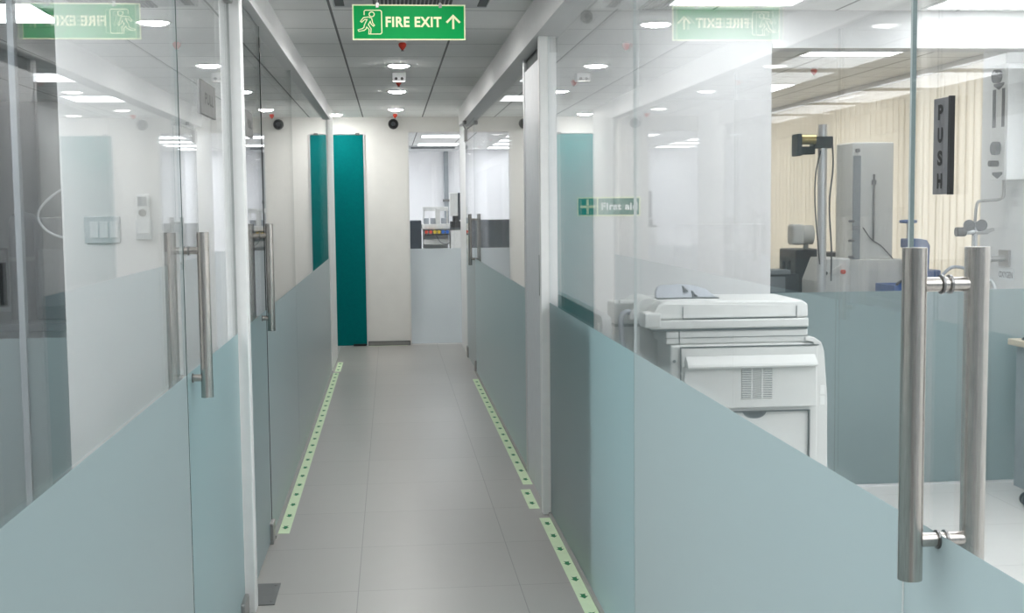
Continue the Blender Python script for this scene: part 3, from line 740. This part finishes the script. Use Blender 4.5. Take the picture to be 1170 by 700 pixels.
# optical stand with camera
r = thing('microscope_stand', (2.59, 7.2, .76), 'tall steel pole stand with a dark optical head on top', 'microscope stand')
MB().cyl((2.555,7.2,.78), (2.555,7.2,1.875), .027, n=24).build('pole', 'aluminium', r)
MB().lathe(2.555, 7.2, [(.10,.76),(.10,.775),(.045,.79),(.045,.81)], 28).build('base', 'dark_steel', r)
hd = MB().box(2.49, 2.61, 7.17, 7.25, 1.735, 1.805).box(2.41, 2.50, 7.165, 7.26, 1.70, 1.745)
h_ = hd.build('carriage', 'black_plastic', r, .006)
MB().box(2.385, 2.415, 7.15, 7.26, 1.69, 1.82).build('end_block', 'charcoal', h_, .006)
MB().cyl((2.415,7.175,1.785), (2.50,7.175,1.785), .028, n=22).build('eyepiece_tube', 'brass', h_)
MB().tube([(2.53,7.16,1.72), (2.50,7.16,1.58), (2.498,7.16,1.40), (2.515,7.16,1.20), (2.53,7.16,1.05)], .004, n=6).build('lead', 'charcoal', r)
MB().tube([(2.60,7.16,1.75), (2.605,7.16,1.62), (2.585,7.16,1.40), (2.60,7.16,1.15), (2.60,7.16,.95)], .005, n=6).build('lead', 'charcoal', r)
# dark instrument and white viewer
r = thing('hardness_tester', (2.6, 7.95, .76), 'black instrument with small knobs beside the pole stand', 'instrument')
MB().box(2.63, 2.83, 7.90, 8.25, .76, 1.11).build('body', 'black_plastic', r, .01)
MB().box(2.42, 2.64, 7.86, 8.2, .76, .955).build('table', 'charcoal', r, .01)
MB().box(2.43, 2.57, 7.82, 8.0, .955, .985).box(2.44, 2.54, 7.83, 7.86, .84, .94).build('stage', 'cabinet_grey', r, .004)
for x in (2.555, 2.59): MB().cyl((x,7.92,.955), (x,7.92,1.04), .0125).build('knob', 'black_plastic', r)
MB().box(2.83, 3.02, 7.95, 8.2, 1.03, 1.085).build('arm', 'black_plastic', r, .006)
r = thing('viewer_head', (2.69, 8.0, 1.11), 'white rounded viewer on top of the black instrument', 'instrument')
MB().box(2.62, 2.705, 7.94, 8.06, 1.14, 1.275).build('eye_hood', 'machine_light', r, .02, 3)
MB().cyl((2.70,8.0,1.205), (2.77,8.0,1.205), .064, n=26).build('drum', 'machine_grey', r, .01)
MB().cyl((2.73,8.0,1.11), (2.73,8.0,1.15), .018).build('stem', 'dark_steel', r)
# blue press on tray
r = thing('blue_tray', (3.2, 7.15, .76), 'flat blue tool tray in front of the blue press', 'tray')
MB().box(2.93, 3.40, 7.02, 7.30, .76, .765).box(2.93, 3.40, 7.02, 7.03, .765, .925).box(2.93, 3.40, 7.29, 7.30, .765, .925).box(2.93, 2.94, 7.03, 7.29, .765, .925).box(3.39, 3.40, 7.03, 7.29, .765, .925).build('tray', 'tray_blue', r)
MB().tube([(2.96,7.05,.93), (3.02,7.12,.945), (3.08,7.06,.955), (3.1,7.2,.95)], .008).build('tool_lead', 'charcoal', r)
r = thing('blue_press', (3.24, 7.5, .76), 'blue hand press with a wheel on its screw', 'press')
MB().box(3.15, 3.40, 7.42, 7.62, .76, .99).build('base', 'machine_blue', r, .008)
cf = [(3.20,.99),(3.34,.99),(3.345,1.14),(3.325,1.175),(3.28,1.185),(3.20,1.185),(3.20,1.13),(3.245,1.12),(3.25,1.05),(3.20,1.04)]
MB().prism(cf, lambda u,v:(u,7.46,v), lambda u,v:(u,7.58,v)).build('c_frame', 'machine_blue', r, .006)
sc = MB().cyl((3.225,7.52,1.03), (3.225,7.52,1.29), .010).build('screw', 'chrome', r)
MB().lathe(3.225, 7.52, [(.014,1.28),(.052,1.283),(.056,1.292),(.052,1.301),(.014,1.304)], 24).build('hand_wheel', 'machine_blue', sc)

# vertical blinds
r = thing('vertical_blind', (3.72, 9.3, ZC), 'cream vertical blinds covering the testing lab window', 'blind')
MB().box(3.70, 3.76, 6.75, 12.75, ZC-.04, ZC-.001).build('head_rail', 'aluminium', r)
sl = MB(); y = 6.78
k = 0
while y < 12.72:
    a = radians(-3 + 2.5*sin(k*1.7)); dx, dy = .0635*sin(a), .0635*cos(a)
    cxx = 3.73
    n = 5; vs = []
    for i in range(n):
        t = -1 + 2*i/(n-1); bow = .004*(1-t*t)
        vs += [(cxx+dx*t-bow, y+dy*t, .32), (cxx+dx*t-bow, y+dy*t, ZC-.04)]
    sl.add(vs, [(2*i, 2*i+2, 2*i+3, 2*i+1) for i in range(n-1)], 0, True)
    y += .108; k += 1
sl.build('slats', 'blind_fabric', r, recalc=False)
MB().tube([(3.69,6.9,ZC-.04), (3.69,6.9,1.2), (3.69,6.93,1.1)], .003, n=6).build('cord', 'cable_white', r)
MB().tube([(3.73,6.78,.315), (3.73,12.7,.315)], .003, n=6).build('bottom_chain', 'cable_white', r)

# gas control panel on the pier
r = thing('gas_control_box', (3.25, 6.38, 1.83), 'tall white gas control box with valve and arrow markings on the pier', 'control panel')
MB().box(3.2, 3.2995, 6.235, 6.42, 1.524, 2.125).build('box', 'white_frame', r, .004)
MB().box(3.197, 3.2, 6.25, 6.40, 1.535, 2.115).build('face_plate', 'machine_light', r)
ps = MB()
for (a, b, z0, z1) in ((6.26,6.29,1.80,2.0), (6.355,6.39,1.80,2.0), (6.30,6.35,1.66,1.72)): ps.box(3.1955, 3.197, a, b, z0, z1)
for zc in (2.03, 1.565): ps.prism([(6.27,zc),(6.38,zc),(6.38,zc-.012),(6.325,zc-.035),(6.27,zc-.012)], lambda u,v:(3.1955,u,v), lambda u,v:(3.197,u,v))
ps.build('arrow_marking', 'charcoal', r)
for z in (2.065, 1.69): MB().cyl((3.197,6.325,z), (3.17,6.325,z), .035, n=22).build('gauge', 'charcoal', r)
MB().cyl((3.197,6.325,1.61), (3.15,6.325,1.61), .016, n=14).build('tap', 'letter_black', r)
MB().box(3.22, 3.30, 6.30, 6.40, 2.125, 2.22).build('cable_entry', 'machine_grey', r, .004)
r = thing('gas_regulator', (3.2, 6.4, 1.2), 'metal gas regulator with two gauges and pipes hanging below the control box', 'regulator')
MB().tube([(3.235,6.33,1.524), (3.235,6.33,1.44), (3.215,6.36,1.42), (3.16,6.40,1.415), (3.135,6.42,1.40), (3.13,6.43,1.30)], .008).build('pipe', 'patch_steel', r)
bd = MB().cyl((3.13,6.43,1.10), (3.13,6.43,1.30), .016).cyl((3.07,6.43,1.25), (3.20,6.43,1.25), .016).cyl((3.195,6.43,1.25),(3.235,6.43,1.262),.010)
bd.build('valve_body', 'chrome', r)
for x in (3.095, 3.165): MB().cyl((x,6.425,1.285), (x-.012,6.40,1.285), .030, n=24).build('gauge', 'charcoal', r)
MB().cyl((3.075,6.43,1.25), (3.025,6.43,1.25), .025, n=18).build('hand_knob', 'black_plastic', r)
MB().box(3.09, 3.17, 6.40, 6.46, 1.10, 1.155).cyl((3.16,6.40,1.10),(3.20,6.38,1.10),.018).build('manifold', 'machine_grey', r, .004)
MB().box(3.285, 3.2995, 6.36, 6.47, 1.062, 1.15).cyl((3.13,6.43,1.10),(3.295,6.41,1.105),.016).build('wall_bracket', 'patch_steel', r, .002)
MB().cyl((3.13,6.43,.45), (3.13,6.43,1.10), .014).build('riser_pipe', 'aluminium', r)
MB().tube([(3.09,6.42,1.05), (3.0,6.42,1.06), (2.93,6.42,.99), (2.925,6.42,.90), (2.98,6.42,.83)], .009).build('hose', 'printer_grey', r)
MB().tube([(3.13,6.41,1.0), (3.20,6.41,1.0), (3.235,6.40,.94), (3.19,6.41,.87), (3.10,6.42,.85)], .009).build('hose', 'cable_white', r)
r = thing('oxygen_sign', (3.3, 6.41, 1.015), 'small white OXYGEN label plate under the bracket on the pier', 'label plate')
MB().box(3.2965, 3.2995, 6.32, 6.49, .985, 1.05).build('plate', 'switch_white', r)
lettering('OXYGEN', 'charcoal', r, (3.2965, 6.48, 1.0), (0,-1,0), (0,0,1), .15, .034, .0006, .02)

# ------------------------------------------------------------------ far lab through the end door
r = thing('dark_cupboard', (-.1, 16.3, 0), 'dark cupboard in far lab seen beside the end door frame', 'cupboard')
MB().box(-.6, .395, 16.1, 16.6, .06, 1.245).build('carcass', 'dark_cabinet', r, .006)
for x in (-.6, -.1): MB().box(x+.004, x+.49, 16.085, 16.1, .08, 1.235).build('door', 'dark_cabinet', r, .003)
MB().box(-.58, .375, 16.12, 16.58, 0, .06).build('plinth', 'black_plastic', r)
r = thing('lab_analyser', (.6, 16.2, 0), 'white lab analyser with rows of coloured caps in the far lab', 'analyser')
MB().box(.41, .757, 16.0, 16.5, .05, .84).build('cabinet', 'machine_light', r, .008)
MB().box(.43, .74, 16.05, 16.48, 0, .05).build('plinth', 'charcoal', r)
MB().box(.40, .758, 15.98, 16.45, 1.135, 1.20).build('upper_deck', 'machine_light', r, .006)
for x in (.425, .73): MB().box(x, x+.018, 16.30, 16.33, 1.0, 1.42).build('upright', 'machine_light', r)
MB().box(.42, .75, 16.42, 16.46, .84, 1.13).build('back_panel', 'far_paint', r)
MB().box(.42, .75, 16.2, 16.30, 1.365, 1.42).build('shelf', 'machine_light', r, .003)
MB().box(.42, .75, 16.1, 16.30, .935, 1.0).build('lower_rail', 'machine_light', r, .003)
MB().box(.575, .635, 16.0, 16.12, 1.20, 1.40).build('pump_tower', 'machine_light', r, .004)
for x in (.425, .51, .65): MB().box(x, x+.065, 16.02, 16.14, 1.20, 1.275).build('module', 'printer_grey', r, .006)
MB().box(.43, .75, 15.985, 16.05, 1.055, 1.075).build('cap_rack', 'charcoal', r)
for k, mm in enumerate(('red_plastic','red_plastic','yellow_plastic','yellow_plastic','blue_plastic','blue_plastic')):
    MB().cyl((.455+k*.053,15.985,1.098), (.455+k*.053,15.93,1.098), .022, n=16).build('cap', mm, r)
MB().tube([(.58,15.95,1.05), (.63,15.95,.97), (.70,15.95,.94), (.75,15.95,.96)], .004, n=6).build('lead', 'charcoal', r)
r = thing('instrument_cabinet', (.86, 16.17, 0), 'narrow white instrument cabinet with dark top beside the coloured caps', 'cabinet')
MB().box(.765, .96, 15.95, 16.4, 0, 1.125).build('body', 'machine_light', r, .006)
MB().box(.762, .97, 15.94, 16.4, 1.125, 1.15).build('top', 'grille_dark', r)
r = thing('sampler_tower', (.83, 16.1, 1.15), 'silver and black sampler tower standing on the narrow white cabinet', 'instrument')
MB().box(.765, .865, 16.0, 16.2, 1.30, 1.595).build('silver_cover', 'machine_light', r, .006)
MB().box(.865, .905, 15.99, 16.2, 1.25, 1.595).build('black_side', 'dark_cabinet', r, .004)
MB().box(.77, .915, 15.98, 16.25, 1.15, 1.23).box(.80, .88, 16.0, 16.2, 1.23, 1.30).build('base', 'black_plastic', r, .004)
r = thing('wall_conduit', (.83, 19.95, 1.2), 'grey vertical conduit on the back wall of the far lab', 'conduit')
MB().box(.86, .93, 19.93, 19.999, .9, ZC-.001).build('duct', 'cabinet_grey', r, .004)
MB().box(.84, .95, 19.92, 19.999, 1.5, 1.54).build('clamp', 'dark_steel', r)
r = thing('far_air_conditioner', (.65, 18.9, ZC), 'ceiling air conditioner cassette in the far lab', 'air conditioner')
MB().box(.25, 1.05, 18.7, 19.5, ZC-.05, ZC).build('panel', 'ac_white', r, .01)
MB().box(.32, .98, 18.694, 18.70, ZC-.046, ZC-.02).build('grille', 'grille_dark', r)

# ------------------------------------------------------------------ left lab (seen dimly through the glass)
r = thing('side_bench', (-2.3, 6.7, 0), 'dark lab bench behind the left cross partition', 'bench')
MB().box(-3.6, -1.35, 6.3, 7.1, .82, .86).build('worktop', 'bench_top', r, .004)
MB().box(-3.55, -1.4, 6.38, 7.05, .08, .82).build('cupboard', 'cabinet_grey', r)
MB().box(-3.5, -1.45, 6.45, 7.0, 0, .08).build('plinth', 'charcoal', r)
r = thing('grey_oven', (-1.7, 6.75, .86), 'boxy grey lab oven on the bench behind the left partition', 'oven')
MB().box(-1.80, -1.42, 6.5, 7.05, .86, 1.38).build('body', 'oven_grey', r, .01)
MB().box(-1.78, -1.44, 6.485, 6.5, .93, 1.22).build('door', 'oven_door', r, .005)
MB().box(-1.78, -1.44, 6.49, 6.5, 1.25, 1.36).build('control_strip', 'oven_grey', r)
MB().cyl((-1.50,6.485,.96), (-1.50,6.485,1.18), .010).build('handle', 'dark_steel', r)
MB().lathe(-1.56, 6.8, [(.09,1.38),(.09,1.40),(.04,1.425)], 20).build('cap', 'charcoal', r)
r = thing('dark_cylinder', (-1.86, 6.6, .86), 'dark round topped cylinder beside the grey lab oven', 'cylinder')
MB().lathe(-1.88, 6.62, [(.075,.86),(.075,1.33),(.070,1.37),(.05,1.40),(.0001,1.41)], 24).build('shell', 'charcoal', r)
MB().lathe(-1.88, 6.62, [(.079,1.16),(.079,1.18)], 24).build('band', 'dark_steel', r)
r = thing('computer_monitor', (-2.05, 6.5, .86), 'black computer monitor at the far left edge of the view', 'monitor')
MB().box(-2.42, -1.93, 6.48, 6.52, .93, 1.23).build('housing', 'black_plastic', r, .008)
MB().box(-2.41, -1.94, 6.474, 6.48, .945, 1.22).build('screen', 'lens_black', r)
MB().cyl((-2.17,6.53,.87), (-2.17,6.53,1.0), .02).lathe(-2.17, 6.53, [(.11,.86),(.11,.875)], 24).build('stand', 'black_plastic', r)
r = thing('looped_cable', (-1.65, 6.45, 1.38), 'white cable hanging in a loop over the lab oven', 'cable')
MB().tube([(-1.40,6.46,1.50), (-1.52,6.46,1.56), (-1.64,6.46,1.52), (-1.74,6.46,1.44), (-1.76,6.46,1.37), (-1.70,6.46,1.30), (-1.56,6.46,1.26), (-1.42,6.46,1.25)], .006, n=8).build('loop', 'cable_white', r)
MB().tube([(-1.40,6.47,1.44), (-1.55,6.47,1.40), (-1.64,6.47,1.34)], .005, n=8).build('strand', 'cable_white', r)
r = thing('tall_cupboard', (-1.2, 9.9, 0), 'tall dark cupboard in left lab behind the second door', 'cupboard')
MB().box(-1.6, -.95, 9.7, 10.3, .06, 1.25).build('carcass', 'dark_cabinet', r, .006)
MB().box(-1.595, -1.28, 9.684, 9.70, .08, 1.24).build('door', 'dark_cabinet', r, .003)
MB().box(-1.272, -.955, 9.684, 9.70, .08, 1.24).build('door', 'dark_cabinet', r, .003)
MB().box(-1.57, -.98, 9.73, 10.28, 0, .06).build('plinth', 'black_plastic', r)
